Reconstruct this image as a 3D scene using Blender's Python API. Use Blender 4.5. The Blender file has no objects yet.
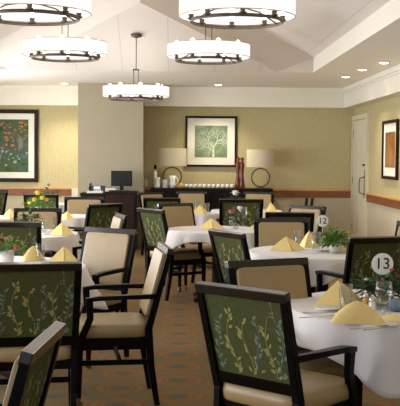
import bpy, bmesh, math, random
from mathutils import Vector, Matrix, Euler
random.seed(7)
PI = math.pi
SC = bpy.context.scene
COL = SC.collection

# ------------------------------------------------------------------ camera, world, exposure
F = 950.0
CAM = Vector((0, 0, 1.5))
ROT = (Matrix.Rotation(-math.atan(20 / F), 3, 'Z') @ Matrix.Rotation(PI / 2 - math.atan(46 / F), 3, 'X')
       @ Matrix.Rotation(math.radians(0.45), 3, 'Z'))
cd = bpy.data.cameras.new('camera')
cd.sensor_fit = 'HORIZONTAL'; cd.sensor_width = 36; cd.lens = F / 400 * 36
cd.clip_start = 0.05; cd.clip_end = 100
cam = bpy.data.objects.new('camera', cd); COL.objects.link(cam)
cam.matrix_world = Matrix.Translation(CAM) @ ROT.to_4x4()
SC.camera = cam
SC.view_settings.view_transform = 'Standard'; SC.view_settings.look = 'None'
SC.view_settings.gamma = 1; SC.view_settings.use_curve_mapping = False
SC.view_settings.exposure = 0.93
SC.cycles.use_denoising = True
SC.cycles.max_bounces = 8; SC.cycles.transparent_max_bounces = 32
W = bpy.data.worlds.new('world'); SC.world = W; W.use_nodes = True
W.node_tree.nodes['Background'].inputs[0].default_value = (0.80, 0.88, 1.0, 1)
W.node_tree.nodes['Background'].inputs[1].default_value = .4
WIN_W = 75
SHADE_E = .62      # glow of the drum shades
BULB_E = 2.5
CAN_W = 16.0       # watts of each recessed downlight


def at(px, py, D):
    """point seen at photo pixel (px, py) at distance D down the room"""
    r = ROT @ Vector(((px - 200) / F, -(py - 203) / F, -1))
    return CAM + r * (D / r.y)


def atz(px, py, z):
    r = ROT @ Vector(((px - 200) / F, -(py - 203) / F, -1))
    return CAM + r * ((z - CAM.z) / r.z)


for (a, b) in [(1.2, 3.2), (3.8, 5.8), (6.4, 8.6), (9.4, 11.6), (12.2, 14.2)]:      # daylight through the left windows
    ld = bpy.data.lights.new('daylight', 'AREA'); ld.shape = 'RECTANGLE'; ld.size = b - a; ld.size_y = 1.8; ld.energy = WIN_W * (.62 if a < 6 else 1.1); ld.color = (.93, .96, 1)
    lo = bpy.data.objects.new('window_daylight', ld); COL.objects.link(lo); lo.location = (-4.12, (a + b) / 2, 1.4); lo.rotation_euler = (0, -PI / 2, 0)


# ------------------------------------------------------------------ materials
def srgb(r, g, b):
    f = lambda c: (c / 255 / 12.92) if c / 255 <= .04045 else ((c / 255 + .055) / 1.055) ** 2.4
    return (f(r), f(g), f(b), 1)


def mat(name, col, rough=.5, metal=0, spec=.5, noise=0, scale=20, bump=0, coat=0, emis=None, es=0, trans=0, sheen=0, stretch=None):
    m = bpy.data.materials.new(name); m.use_nodes = True
    nt = m.node_tree; b = nt.nodes['Principled BSDF']
    b.inputs['Base Color'].default_value = col; b.inputs['Roughness'].default_value = rough
    b.inputs['Metallic'].default_value = metal; b.inputs['Specular IOR Level'].default_value = spec
    b.inputs['Coat Weight'].default_value = coat
    b.inputs['Transmission Weight'].default_value = trans
    b.inputs['Sheen Weight'].default_value = sheen
    if emis:
        b.inputs['Emission Color'].default_value = emis; b.inputs['Emission Strength'].default_value = es
    if noise or bump:
        tc = nt.nodes.new('ShaderNodeTexCoord'); n = nt.nodes.new('ShaderNodeTexNoise')
        n.inputs['Scale'].default_value = scale; n.inputs['Detail'].default_value = 5
        mp = nt.nodes.new('ShaderNodeMapping')
        if stretch: mp.inputs['Scale'].default_value = stretch
        nt.links.new(tc.outputs['Object'], mp.inputs[0]); nt.links.new(mp.outputs[0], n.inputs['Vector'])
        if noise:
            r = nt.nodes.new('ShaderNodeValToRGB'); e = r.color_ramp.elements
            e[0].position = .3; e[1].position = .7
            e[0].color = tuple(c * (1 - noise) for c in col[:3]) + (1,)
            e[1].color = tuple(min(1, c * (1 + noise)) for c in col[:3]) + (1,)
            nt.links.new(n.outputs['Fac'], r.inputs[0]); nt.links.new(r.outputs[0], b.inputs['Base Color'])
        if bump:
            bp = nt.nodes.new('ShaderNodeBump'); bp.inputs['Strength'].default_value = bump; bp.inputs['Distance'].default_value = .01
            nt.links.new(n.outputs['Fac'], bp.inputs['Height']); nt.links.new(bp.outputs[0], b.inputs['Normal'])
    return m


M = {}
M['frame'] = mat('black lacquered wood', (.0035, .003, .003, 1), .32, spec=.10, noise=.3, scale=30)
M['rail_gloss'] = mat('polished top rail lacquer', (.006, .005, .004, 1), .22, spec=.5, noise=.3, scale=30, coat=.35)
M['green'] = mat('olive woven back', srgb(76, 81, 48), .9, spec=.1, noise=.15, scale=60)
M['leaf_y'] = mat('pale yellow leaf weave', srgb(156, 150, 92), .9, spec=.1)
M['leaf_b'] = mat('grey blue leaf weave', srgb(118, 132, 112), .9, spec=.1)
M['vinyl'] = mat('beige vinyl', srgb(163, 140, 101), .36, noise=.04, scale=12, bump=.05)
M['brass'] = mat('brass', (.32, .21, .09, 1), .3, metal=1)
M['linen'] = mat('white linen', srgb(226, 222, 222), .85, noise=.03, scale=8, bump=.05, sheen=.2)
M['napkin'] = mat('yellow napkin cloth', srgb(248, 222, 150), .85, noise=.05, scale=14, bump=.5)
M['napkin_dark'] = mat('peach napkin cloth', srgb(232, 176, 110), .85, noise=.05, scale=25)
M['glass'] = mat('clear glass', (.95, .97, .97, 1), .03, trans=1)
def thin_glass():
    m = bpy.data.materials.new('thin clear glass'); m.use_nodes = True; nt = m.node_tree; nt.nodes.clear()
    o = nt.nodes.new('ShaderNodeOutputMaterial'); mx = nt.nodes.new('ShaderNodeMixShader'); tr = nt.nodes.new('ShaderNodeBsdfTransparent'); gl = nt.nodes.new('ShaderNodeBsdfGlossy')
    tr.inputs[0].default_value = (.93, .95, .95, 1); gl.inputs[1].default_value = .04
    lw = nt.nodes.new('ShaderNodeLayerWeight'); lw.inputs[0].default_value = .5
    pw = nt.nodes.new('ShaderNodeMath'); pw.operation = 'POWER'; pw.inputs[1].default_value = 3; nt.links.new(lw.outputs['Facing'], pw.inputs[0])
    ma = nt.nodes.new('ShaderNodeMath'); ma.operation = 'MULTIPLY_ADD'; ma.inputs[1].default_value = .85; ma.inputs[2].default_value = .06; nt.links.new(pw.outputs[0], ma.inputs[0])
    nt.links.new(ma.outputs[0], mx.inputs[0]); nt.links.new(tr.outputs[0], mx.inputs[1]); nt.links.new(gl.outputs[0], mx.inputs[2]); nt.links.new(mx.outputs[0], o.inputs[0])
    return m


M['glass'] = thin_glass()
M['white'] = mat('white china', srgb(236, 234, 228), .3, noise=.02)
M['steel'] = mat('polished steel', (.7, .7, .72, 1), .2, metal=1)
M['darkmetal'] = mat('dark bronze', srgb(92, 80, 70), .5, metal=.4, noise=.2)
M['hoop'] = mat('tan shade hoop', srgb(176, 150, 108), .5, noise=.05)
M['crown'] = mat('white paint trim', srgb(232, 226, 210), .5, noise=.015)
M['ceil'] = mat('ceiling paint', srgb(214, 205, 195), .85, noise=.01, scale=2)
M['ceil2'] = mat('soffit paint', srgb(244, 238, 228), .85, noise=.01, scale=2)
M['wains'] = mat('cream wainscot paint', srgb(196, 186, 158), .7, noise=.03, scale=3)
M['bump'] = mat('taupe wall paint', srgb(162, 151, 127), .8, noise=.03, scale=4)
M['rail'] = mat('honey wood rail', srgb(136, 80, 44), .35, noise=.25, scale=6, stretch=(1, 1, 12))
M['rail_edge'] = mat('light wood rail edge', srgb(206, 150, 90), .4, noise=.15, scale=8)
M['door'] = mat('cream door paint', srgb(216, 206, 180), .45, noise=.02, scale=4)
M['espresso'] = mat('espresso wood', (.008, .005, .004, 1), .45, spec=.2, noise=.3, scale=6)
M['mahog'] = mat('mahogany wood', srgb(42, 24, 17), .5, spec=.2, noise=.25, scale=6, stretch=(1, 1, 5))
M['black'] = mat('black plastic', (.008, .008, .008, 1), .5, spec=.25, noise=.1)
M['screen'] = mat('dark screen', (.01, .011, .011, 1), .4, spec=.3, noise=.1)
M['display'] = mat('lit blue display', (.1, .2, .5, 1), .3, emis=(.45, .6, 1, 1), es=.8)
M['lampshade'] = mat('oatmeal lamp shade linen', srgb(196, 184, 158), .9, noise=.05, scale=80)
M['redwood'] = mat('dark red carved wood', srgb(96, 30, 18), .3, noise=.3, scale=10)
M['leafg'] = mat('green foliage', srgb(92, 132, 44), .55, noise=.45, scale=30)
M['leafd'] = mat('deep green foliage', srgb(44, 78, 34), .5, noise=.5, scale=30)
M['yellow'] = mat('yellow petals', srgb(226, 204, 76), .6, noise=.15, scale=30)
M['red'] = mat('red petals', srgb(150, 34, 28), .6, noise=.25, scale=30)
M['coral'] = mat('coral petals', srgb(222, 100, 66), .6, noise=.2, scale=30)
M['pink'] = mat('dusty pink petals', srgb(188, 112, 108), .6, noise=.2, scale=30)
M['petalw'] = mat('white petals', srgb(238, 238, 232), .6, noise=.08, scale=30)
M['lilac'] = mat('lilac petals', srgb(150, 150, 190), .6, noise=.15, scale=30)
M['blue'] = mat('slate blue glaze', srgb(116, 132, 152), .5, noise=.1, scale=30)
M['paper'] = mat('paper', srgb(214, 208, 196), .8, noise=.02)
M['ink'] = mat('black ink', (.01, .01, .01, 1), .6)
M['mat_board'] = mat('picture mat board', srgb(232, 228, 214), .8, noise=.01)
M['pframe'] = mat('dark walnut picture frame', srgb(38, 22, 14), .5, spec=.15, noise=.3, scale=10)
M['amber'] = mat('amber tea', srgb(206, 164, 70), .3, noise=.1)


def emission(name, col, s):
    m = bpy.data.materials.new(name); m.use_nodes = True; nt = m.node_tree
    nt.nodes.clear(); o = nt.nodes.new('ShaderNodeOutputMaterial'); e = nt.nodes.new('ShaderNodeEmission')
    e.inputs[0].default_value = col; e.inputs[1].default_value = s; nt.links.new(e.outputs[0], o.inputs[0])
    return m


M['glow'] = emission('lit drum shade fabric', (1, .95, .86, 1), SHADE_E)
M['bulb'] = emission('lit candle bulb', (1, .92, .78, 1), BULB_E)
M['can'] = emission('lit downlight lens', (1, .93, .8, 1), 12)


def mnode(nt, op, *a):
    n = nt.nodes.new('ShaderNodeMath'); n.operation = op
    for i, v in enumerate(a):
        if isinstance(v, (int, float)): n.inputs[i].default_value = v
        else: nt.links.new(v, n.inputs[i])
    return n.outputs[0]


def carpet():
    m = bpy.data.materials.new('patterned carpet'); m.use_nodes = True; nt = m.node_tree; b = nt.nodes['Principled BSDF']
    tc = nt.nodes.new('ShaderNodeTexCoord')
    nz = nt.nodes.new('ShaderNodeTexNoise'); nz.inputs['Scale'].default_value = 14; nt.links.new(tc.outputs['Object'], nz.inputs['Vector'])
    sep = nt.nodes.new('ShaderNodeSeparateXYZ'); nt.links.new(tc.outputs['Object'], sep.inputs[0])

    def lattice(ox, oy):
        u = mnode(nt, 'MULTIPLY', mnode(nt, 'SUBTRACT', mnode(nt, 'FRACT', mnode(nt, 'ADD', mnode(nt, 'DIVIDE', sep.outputs[0], .76), ox)), .5), .76)
        v = mnode(nt, 'MULTIPLY', mnode(nt, 'SUBTRACT', mnode(nt, 'FRACT', mnode(nt, 'ADD', mnode(nt, 'DIVIDE', sep.outputs[1], .426), oy)), .5), .46)
        return mnode(nt, 'SQRT', mnode(nt, 'ADD', mnode(nt, 'MULTIPLY', u, u), mnode(nt, 'MULTIPLY', v, v)))
    d = mnode(nt, 'MINIMUM', lattice(10.50, 10.684), lattice(10.0, 10.184))
    d = mnode(nt, 'ADD', d, mnode(nt, 'MULTIPLY', mnode(nt, 'SUBTRACT', nz.outputs['Fac'], .5), .015))
    r = nt.nodes.new('ShaderNodeValToRGB'); cr = r.color_ramp
    nt.links.new(mnode(nt, 'MULTIPLY', d, 4), r.inputs[0])
    base = srgb(136, 120, 84); org = srgb(158, 104, 64); tan = srgb(148, 124, 80); gr = srgb(112, 112, 88)
    stops = [(0, gr), (.25, gr), (.31, tan), (.37, org), (.44, org), (.50, tan), (.60, tan), (.65, org), (.71, org), (.77, base), (1, base)]
    cr.elements[0].position = 0; cr.elements[0].color = gr; cr.elements[1].position = 1; cr.elements[1].color = base
    for p, c in stops[1:-1]:
        e = cr.elements.new(p); e.color = c
    n2 = nt.nodes.new('ShaderNodeTexNoise'); n2.inputs['Scale'].default_value = 90; nt.links.new(tc.outputs['Object'], n2.inputs['Vector'])
    mx = nt.nodes.new('ShaderNodeMix'); mx.data_type = 'RGBA'; mx.blend_type = 'MULTIPLY'; mx.inputs[0].default_value = .5
    nt.links.new(r.outputs[0], mx.inputs[6]); nt.links.new(n2.outputs['Color'], mx.inputs[7])
    g = nt.nodes.new('ShaderNodeBrightContrast'); g.inputs[1].default_value = 0.0
    nt.links.new(mx.outputs[2], g.inputs[0]); nt.links.new(g.outputs[0], b.inputs['Base Color'])
    b.inputs['Roughness'].default_value = .95; b.inputs['Specular IOR Level'].default_value = .15
    bp = nt.nodes.new('ShaderNodeBump'); bp.inputs['Strength'].default_value = .3; nt.links.new(n2.outputs['Fac'], bp.inputs['Height']); nt.links.new(bp.outputs[0], b.inputs['Normal'])
    return m


def wallpaper():
    m = bpy.data.materials.new('olive wallpaper'); m.use_nodes = True; nt = m.node_tree; b = nt.nodes['Principled BSDF']
    tc = nt.nodes.new('ShaderNodeTexCoord'); mp = nt.nodes.new('ShaderNodeMapping'); mp.inputs['Scale'].default_value = (30, 30, 6)
    nt.links.new(tc.outputs['Object'], mp.inputs[0])
    n = nt.nodes.new('ShaderNodeTexNoise'); n.inputs['Scale'].default_value = 1.2; n.inputs['Detail'].default_value = 4; nt.links.new(mp.outputs[0], n.inputs['Vector'])
    r = nt.nodes.new('ShaderNodeValToRGB'); e = r.color_ramp.elements
    e[0].position = .35; e[0].color = srgb(182, 169, 124); e[1].position = .65; e[1].color = srgb(190, 177, 132)
    nt.links.new(n.outputs['Fac'], r.inputs[0]); nt.links.new(r.outputs[0], b.inputs['Base Color'])
    b.inputs['Roughness'].default_value = .65
    return m


def panel_ceiling():
    m = bpy.data.materials.new('panelled ceiling'); m.use_nodes = True; nt = m.node_tree; b = nt.nodes['Principled BSDF']
    tc = nt.nodes.new('ShaderNodeTexCoord'); sep = nt.nodes.new('ShaderNodeSeparateXYZ'); nt.links.new(tc.outputs['Object'], sep.inputs[0])

    def line(o, pitch, off, w):
        f = mnode(nt, 'FRACT', mnode(nt, 'ADD', mnode(nt, 'DIVIDE', o, pitch), off))
        return mnode(nt, 'LESS_THAN', f, w / pitch)
    a = mnode(nt, 'MAXIMUM', line(sep.outputs[0], .62, 10.28, .012), line(sep.outputs[1], 2.4, .2, .015))
    mx = nt.nodes.new('ShaderNodeMix'); mx.data_type = 'RGBA'; nt.links.new(a, mx.inputs[0])
    mx.inputs[6].default_value = srgb(222, 213, 204); mx.inputs[7].default_value = srgb(204, 195, 186)
    nt.links.new(mx.outputs[2], b.inputs['Base Color']); b.inputs['Roughness'].default_value = .85
    return m


def artwork(name, stops, scale, stretch, detail=5):
    m = bpy.data.materials.new(name); m.use_nodes = True; nt = m.node_tree; b = nt.nodes['Principled BSDF']
    tc = nt.nodes.new('ShaderNodeTexCoord'); mp = nt.nodes.new('ShaderNodeMapping'); mp.inputs['Scale'].default_value = stretch
    nt.links.new(tc.outputs['Object'], mp.inputs[0])
    n = nt.nodes.new('ShaderNodeTexNoise'); n.inputs['Scale'].default_value = scale; n.inputs['Detail'].default_value = detail; n.inputs['Distortion'].default_value = .6
    nt.links.new(mp.outputs[0], n.inputs['Vector'])
    r = nt.nodes.new('ShaderNodeValToRGB'); cr = r.color_ramp
    cr.elements[0].position = stops[0][0]; cr.elements[0].color = stops[0][1]; cr.elements[1].position = stops[-1][0]; cr.elements[1].color = stops[-1][1]
    for p, c in stops[1:-1]:
        cr.elements.new(p).color = c
    nt.links.new(n.outputs['Fac'], r.inputs[0]); nt.links.new(r.outputs[0], b.inputs['Base Color']); b.inputs['Roughness'].default_value = .7; b.inputs['Specular IOR Level'].default_value = .1
    return m


M['carpet'] = carpet(); M['wall'] = wallpaper(); M['panelceil'] = panel_ceiling()
M['art_green'] = artwork('green meadow painting', [(.3, srgb(48, 70, 48)), (.45, srgb(84, 100, 66)), (.55, srgb(70, 84, 84)), (.7, srgb(120, 130, 110))], 5, (1, 1, 1))
M['art_sage'] = artwork('sage green wash', [(.3, srgb(98, 122, 100)), (.5, srgb(124, 142, 112)), (.7, srgb(164, 170, 134))], 5, (1, 1, 1))
M['art_rust'] = artwork('rust brown wash', [(.3, srgb(98, 62, 34)), (.5, srgb(150, 98, 50)), (.7, srgb(164, 134, 92))], 3, (1, 4, .5))
M['art_line'] = mat('pale paint strokes', srgb(206, 214, 192), .6, noise=.1)
M['art_dot'] = mat('orange paint dabs', srgb(158, 100, 56), .6, noise=.3, scale=9)
M['art_dot2'] = mat('pale blue paint dabs', srgb(140, 160, 160), .6, noise=.2, scale=9)


# ------------------------------------------------------------------ mesh building
class MB:
    def __init__(s): s.bm = bmesh.new(); s.mi = 0

    def _fin(s, faces, smooth=False):
        for f in faces: f.material_index = s.mi; f.smooth = smooth

    def poly(s, pts, smooth=False):
        vs = [s.bm.verts.new(p) for p in pts]; f = s.bm.faces.new(vs); s._fin([f], smooth); return f

    def box(s, lo, hi, mtx=None):
        x0, y0, z0 = lo; x1, y1, z1 = hi
        P = [Vector(p) for p in ((x0, y0, z0), (x1, y0, z0), (x1, y1, z0), (x0, y1, z0), (x0, y0, z1), (x1, y0, z1), (x1, y1, z1), (x0, y1, z1))]
        if mtx: P = [mtx @ p for p in P]
        v = [s.bm.verts.new(p) for p in P]
        s._fin([s.bm.faces.new([v[i] for i in q]) for q in ((3, 2, 1, 0), (4, 5, 6, 7), (0, 1, 5, 4), (1, 2, 6, 5), (2, 3, 7, 6), (3, 0, 4, 7))])
        return s

    def bar(s, pts, size, up=(1, 0, 0)):
        """rectangular section swept along pts; size = list of (w along up-axis, d across) per point"""
        pts = [Vector(p) for p in pts]
        if not isinstance(size, list): size = [size] * len(pts)
        up = Vector(up).normalized(); rings = []
        for i, p in enumerate(pts):
            d = (pts[min(i + 1, len(pts) - 1)] - pts[max(i - 1, 0)]).normalized()
            a = (up - d * up.dot(d)).normalized(); b = d.cross(a)
            w, h = size[i][0] / 2, size[i][1] / 2
            rings.append([s.bm.verts.new(p + a * x * w + b * y * h) for x, y in ((-1, -1), (1, -1), (1, 1), (-1, 1))])
        fs = []
        for r0, r1 in zip(rings, rings[1:]):
            for k in range(4): fs.append(s.bm.faces.new((r0[k], r0[(k + 1) % 4], r1[(k + 1) % 4], r1[k])))
        fs.append(s.bm.faces.new(rings[0][::-1])); fs.append(s.bm.faces.new(rings[-1])); s._fin(fs); return s

    def tube(s, pts, r, n=8, closed=False):
        pts = [Vector(p) for p in pts]; N = len(pts)
        if not isinstance(r, (list, tuple)): r = [r] * N
        rings = []; a = None
        for i, p in enumerate(pts):
            if closed: d = (pts[(i + 1) % N] - pts[i - 1]).normalized()
            else: d = (pts[min(i + 1, N - 1)] - pts[max(i - 1, 0)]).normalized()
            if a is None: a = d.orthogonal().normalized()
            a = (a - d * a.dot(d)).normalized(); b = d.cross(a)
            rings.append([s.bm.verts.new(p + (a * math.cos(t) + b * math.sin(t)) * r[i]) for t in [2 * PI * k / n for k in range(n)]])
        fs = []
        pairs = list(zip(rings, rings[1:])) + ([(rings[-1], rings[0])] if closed else [])
        for r0, r1 in pairs:
            for k in range(n): fs.append(s.bm.faces.new((r0[k], r0[(k + 1) % n], r1[(k + 1) % n], r1[k])))
        s._fin(fs, True)
        if not closed: s._fin([s.bm.faces.new(rings[0][::-1]), s.bm.faces.new(rings[-1])])
        return s

    def lathe(s, prof, c=(0, 0, 0), n=20, caps=True, sx=1, sy=1):
        c = Vector(c); rings = []
        for r, z in prof:
            rings.append([s.bm.verts.new(c + Vector((math.cos(2 * PI * k / n) * r * sx, math.sin(2 * PI * k / n) * r * sy, z))) for k in range(n)])
        fs = []
        for r0, r1 in zip(rings, rings[1:]):
            for k in range(n): fs.append(s.bm.faces.new((r0[k], r0[(k + 1) % n], r1[(k + 1) % n], r1[k])))
        s._fin(fs, True)
        if caps: s._fin([s.bm.faces.new(rings[0][::-1]), s.bm.faces.new(rings[-1])])
        return s

    def blob(s, c, rad, e=1.0, n=16, m=10, mtx=None):
        """superellipsoid: e=1 sphere, e small = boxy cushion"""
        c = Vector(c); sg = lambda v, p: math.copysign(abs(v) ** p, v); rings = []
        for i in range(m + 1):
            ph = -PI / 2 + PI * i / m; ring = []
            for k in range(n):
                th = 2 * PI * k / n
                p = Vector((sg(math.cos(ph), e) * sg(math.cos(th), e) * rad[0], sg(math.cos(ph), e) * sg(math.sin(th), e) * rad[1], sg(math.sin(ph), e) * rad[2]))
                if mtx: p = mtx @ p
                ring.append(s.bm.verts.new(c + p))
                if i in (0, m): ring = ring[:1]; break
            rings.append(ring)
        fs = []
        for i in range(m):
            a, b = rings[i], rings[i + 1]
            for k in range(n):
                q = []
                for v in (a[k % len(a)], a[(k + 1) % len(a)], b[(k + 1) % len(b)], b[k % len(b)]):
                    if v not in q: q.append(v)
                fs.append(s.bm.faces.new(q))
        s._fin(fs, True); return s

    def build(s, name, mats, parent=None, bevel=0, thick=0, smooth=False):
        if bevel: bmesh.ops.bevel(s.bm, geom=list(s.bm.edges), offset=bevel, segments=2, affect='EDGES', profile=.6)
        bmesh.ops.recalc_face_normals(s.bm, faces=s.bm.faces)
        me = bpy.data.meshes.new(name); s.bm.to_mesh(me); s.bm.free()
        for m in (mats if isinstance(mats, list) else [mats]): me.materials.append(m)
        if smooth:
            for p in me.polygons: p.use_smooth = True
        o = bpy.data.objects.new(name, me); COL.objects.link(o)
        if parent: o.parent = parent
        if thick:
            md = o.modifiers.new('thickness', 'SOLIDIFY'); md.thickness = thick; md.offset = -1
        return o


def tag(o, label, cat, group=None):
    o['label'] = label; o['category'] = cat
    if group: o['group'] = group
    return o


def thing(name, label, cat, loc=(0, 0, 0), rz=0, group=None, sc=1):
    o = bpy.data.objects.new(name, None); COL.objects.link(o); o.empty_display_size = .1
    o.location = loc; o.rotation_euler = (0, 0, rz); o.scale = (sc, sc, sc)
    return tag(o, label, cat, group)


def dup(root, loc, rz=0, label=None, group=None, scale=(1, 1, 1)):
    def rec(o, par):
        c = o.copy(); COL.objects.link(c); c.parent = par
        for g in list(o.children): rec(g, c)
        return c
    r = rec(root, None); r.location = loc; r.rotation_euler = (0, 0, rz); r.scale = scale
    if label: r['label'] = label
    if group: r['group'] = group
    return r


def place(proto, used, loc, rz, label, group, scale=(1, 1, 1)):
    if not used:
        used.append(1); proto.location = loc; proto.rotation_euler = (0, 0, rz); proto.scale = scale
        proto['label'] = label
        if group: proto['group'] = group
        return proto
    return dup(proto, loc, rz, label, group, scale)


def struct(o): o['kind'] = 'structure'; return o


def sbox(name, lo, hi, m, bevel=0): return struct(MB().box(lo, hi).build(name, m, bevel=bevel))


# ------------------------------------------------------------------ the room
YB, XR, XL, YF = 16.0, 2.92, -3.95, -1.2
ZS = 2.66
TX0, TX1, TY = -2.8, 1.8, 12.96          # tray: left, right, far edge
sbox('floor', (XL, YF, -.1), (XR, YB, 0), M['carpet'])
sbox('wall_back', (XL - .15, YB, 0), (XR + .15, YB + .15, ZS + .1), M['wall'])
sbox('wall_right', (XR, YF, 0), (XR + .15, YB, ZS + .1), M['wall'])
WINS = [(1.2, 3.2), (3.8, 5.8), (6.4, 8.6), (9.4, 11.6), (12.2, 14.2)]
wm = MB().box((XL - .15, YF, 0), (XL, YB, .5)).box((XL - .15, YF, 2.3), (XL, YB, ZS + .1))
ye = YF
for a, b in WINS + [(YB, YB)]:
    wm.box((XL - .15, ye, .5), (XL, a, 2.3)); ye = b
struct(wm.build('wall_left', M['wall']))
for i, (a, b) in enumerate(WINS):
    wf = MB()
    for lo, hi in (((a, .5), (a + .05, 2.3)), ((b - .05, .5), (b, 2.3)), ((a, .5), (b, .55)), ((a, 2.25), (b, 2.3)), (((a + b) / 2 - .02, .5), ((a + b) / 2 + .02, 2.3))):
        wf.box((XL - .11, lo[0], lo[1]), (XL - .05, hi[0], hi[1]))
    struct(wf.build('window_%d' % (i + 1), M['crown']))
bx0, bx1 = at(78, 150, 15.2).x, at(143, 150, 15.2).x
sbox('wall_alcove', (bx0, 15.2, 0), (bx1, YB - .002, ZS - .002), M['bump'])
# wainscot sheets below the rail
RZ0, RZ1 = .83, .955
sbox('trim_1', (XL, YB - .012, .1), (bx0, YB, RZ0), M['wains'])
sbox('trim_2', (bx1, YB - .012, .1), (XR, YB, RZ0), M['wains'])
sbox('trim_3', (XR - .012, YF, .1), (XR, 14.68, RZ0), M['wains'])
sbox('baseboard_back', (XL, YB - .02, 0), (XR, YB - .001, .1), M['crown'])
sbox('baseboard_right', (XR - .02, YF, 0), (XR - .001, 14.66, .1), M['crown'])


def rail(name, a, b, axis, sgn):
    mb = MB()
    if axis == 'x':
        mb.box((a, YB - .03, RZ0), (b, YB - .013 + .012, RZ1 - .012)); mb.mi = 1
        mb.box((a, YB - .045, RZ1 - .012), (b, YB, RZ1 + .012))
    else:
        mb.box((XR - .03, a, RZ0), (XR, b, RZ1 - .012)); mb.mi = 1
        mb.box((XR - .045, a, RZ1 - .012), (XR, b, RZ1 + .012))
    return struct(mb.build(name, [M['rail'], M['rail_edge']]))


rail('trim_4', XL, at(72, 190, YB).x, 'x', 1)
rail('trim_5', bx1, XR, 'x', 1)
rail('trim_6', YF, 14.66, 'y', 1)
sbox('trim_7', (at(72, 190, YB).x, YB - .05, .1), (bx0, YB, RZ1 + .01), M['door'])


# deep white crown along the walls
def crown(name, lo, hi, ax):
    mb = MB().box(lo, hi)
    if ax == 'x': mb.box((lo[0], lo[1] - .04, ZS - .07), (hi[0], lo[1], ZS - .001)).box((lo[0], lo[1] - .018, ZS - .10), (hi[0], lo[1], ZS - .07))
    elif ax == 'y': mb.box((lo[0] - .04, lo[1], ZS - .07), (lo[0], hi[1], ZS - .001)).box((lo[0] - .018, lo[1], ZS - .10), (lo[0], hi[1], ZS - .07))
    return struct(mb.build(name, M['crown']))


CZ = 2.335
crown('trim_8', (XL, 15.82, CZ), (bx0, YB, ZS), 'x')
crown('trim_9', (bx1, 15.82, CZ), (XR, YB, ZS), 'x')
crown('trim_10', (XR - .2, YF, CZ), (XR, 15.82, ZS), 'y')

# ceiling: flat soffit ring, raised vaulted tray with a hipped far end
EZ, RX, RZ = 2.86, -.5, 3.83
AY, AZ = 11.6, 3.36
mb = MB()
for (x0, y0, x1, y1) in ((XL, TY, XR, YB), (XL, YF, TX0, TY), (TX1, YF, XR, TY)):
    mb.poly([(x0, y0, ZS), (x1, y0, ZS), (x1, y1, ZS), (x0, y1, ZS)])
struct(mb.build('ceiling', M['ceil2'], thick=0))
mb = MB()
mb.box((TX1, YF, ZS + .001), (TX1 + .03, TY, EZ)).box((TX0 - .03, YF, ZS + .001), (TX0, TY, EZ))
struct(mb.build('trim_11', M['crown']))
mb = MB()
mb.poly([(TX1, YF, EZ), (TX1, TY, EZ), (RX, AY, RZ), (RX, YF, RZ)])
mb.poly([(TX0, TY, EZ), (TX0, YF, EZ), (RX, YF, RZ), (RX, AY, RZ)])
struct(mb.build('ceiling_slope', M['panelceil']))
QX = 1.31; QL = 2 * RX - QX
mb = MB()
mb.poly([(QX, TY, ZS), (RX, AY, AZ), (RX, AY, RZ), (TX1, TY, EZ)]); mb.poly([(QX, TY, ZS), (TX1, TY, EZ), (TX1, TY, ZS)])
mb.poly([(QL, TY, ZS), (TX0, TY, EZ), (RX, AY, RZ), (RX, AY, AZ)]); mb.poly([(QL, TY, ZS), (TX0, TY, ZS), (TX0, TY, EZ)])
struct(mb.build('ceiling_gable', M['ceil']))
mb = MB(); mb.poly([(QL, TY, ZS), (QX, TY, ZS), (RX, AY, AZ)])
struct(mb.build('ceiling_hip', M['panelceil']))

# ------------------------------------------------------------------ door on the right wall
mb = MB()
DY0, DY1, DZ = 14.68, 15.98, 2.2
mb.box((XR - .04, DY0, 0), (XR, DY0 + .07, DZ - .07)).box((XR - .04, DY1 - .07, 0), (XR, DY1, DZ - .07)).box((XR - .04, DY0, DZ - .07), (XR, DY1, DZ))
struct(mb.build('trim_12', M['door']))
mb = MB(); mb.box((XR - .022, DY0 + .08, .01), (XR - .001, DY1 - .08, DZ - .08))
for z0, z1 in ((.15, .85), (1.0, 2.02)):       # raised panels
    for y0, y1 in ((DY0 + .18, DY0 + .58), (DY0 + .72, DY1 - .18)):
        mb.box((XR - .03, y0, z0), (XR - .021, y1, z1))
door = struct(mb.build('door_1', M['door'], bevel=.002))
mb = MB(); mb.box((XR - .034, 14.80, .88), (XR - .03, 14.88, 1.32)).build('push_plate', M['steel'], door)
MB().tube([(XR - .035, 14.86, .93), (XR - .09, 14.93, .96), (XR - .095, 14.95, 1.05), (XR - .09, 14.93, 1.18), (XR - .035, 14.86, 1.21)], .009).build('door_handle', M['darkmetal'], door)
MB().lathe([(.02, 0), (.02, .03)], (XR - .05, 14.84, 1.38), 10).build('lock', M['darkmetal'], door)
for z in (.35, 1.13, 1.9):
    MB().box((XR - .036, DY1 - .13, z - .06), (XR - .028, DY1 - .08, z + .06)).build('hinge', M['steel'], door)


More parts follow.
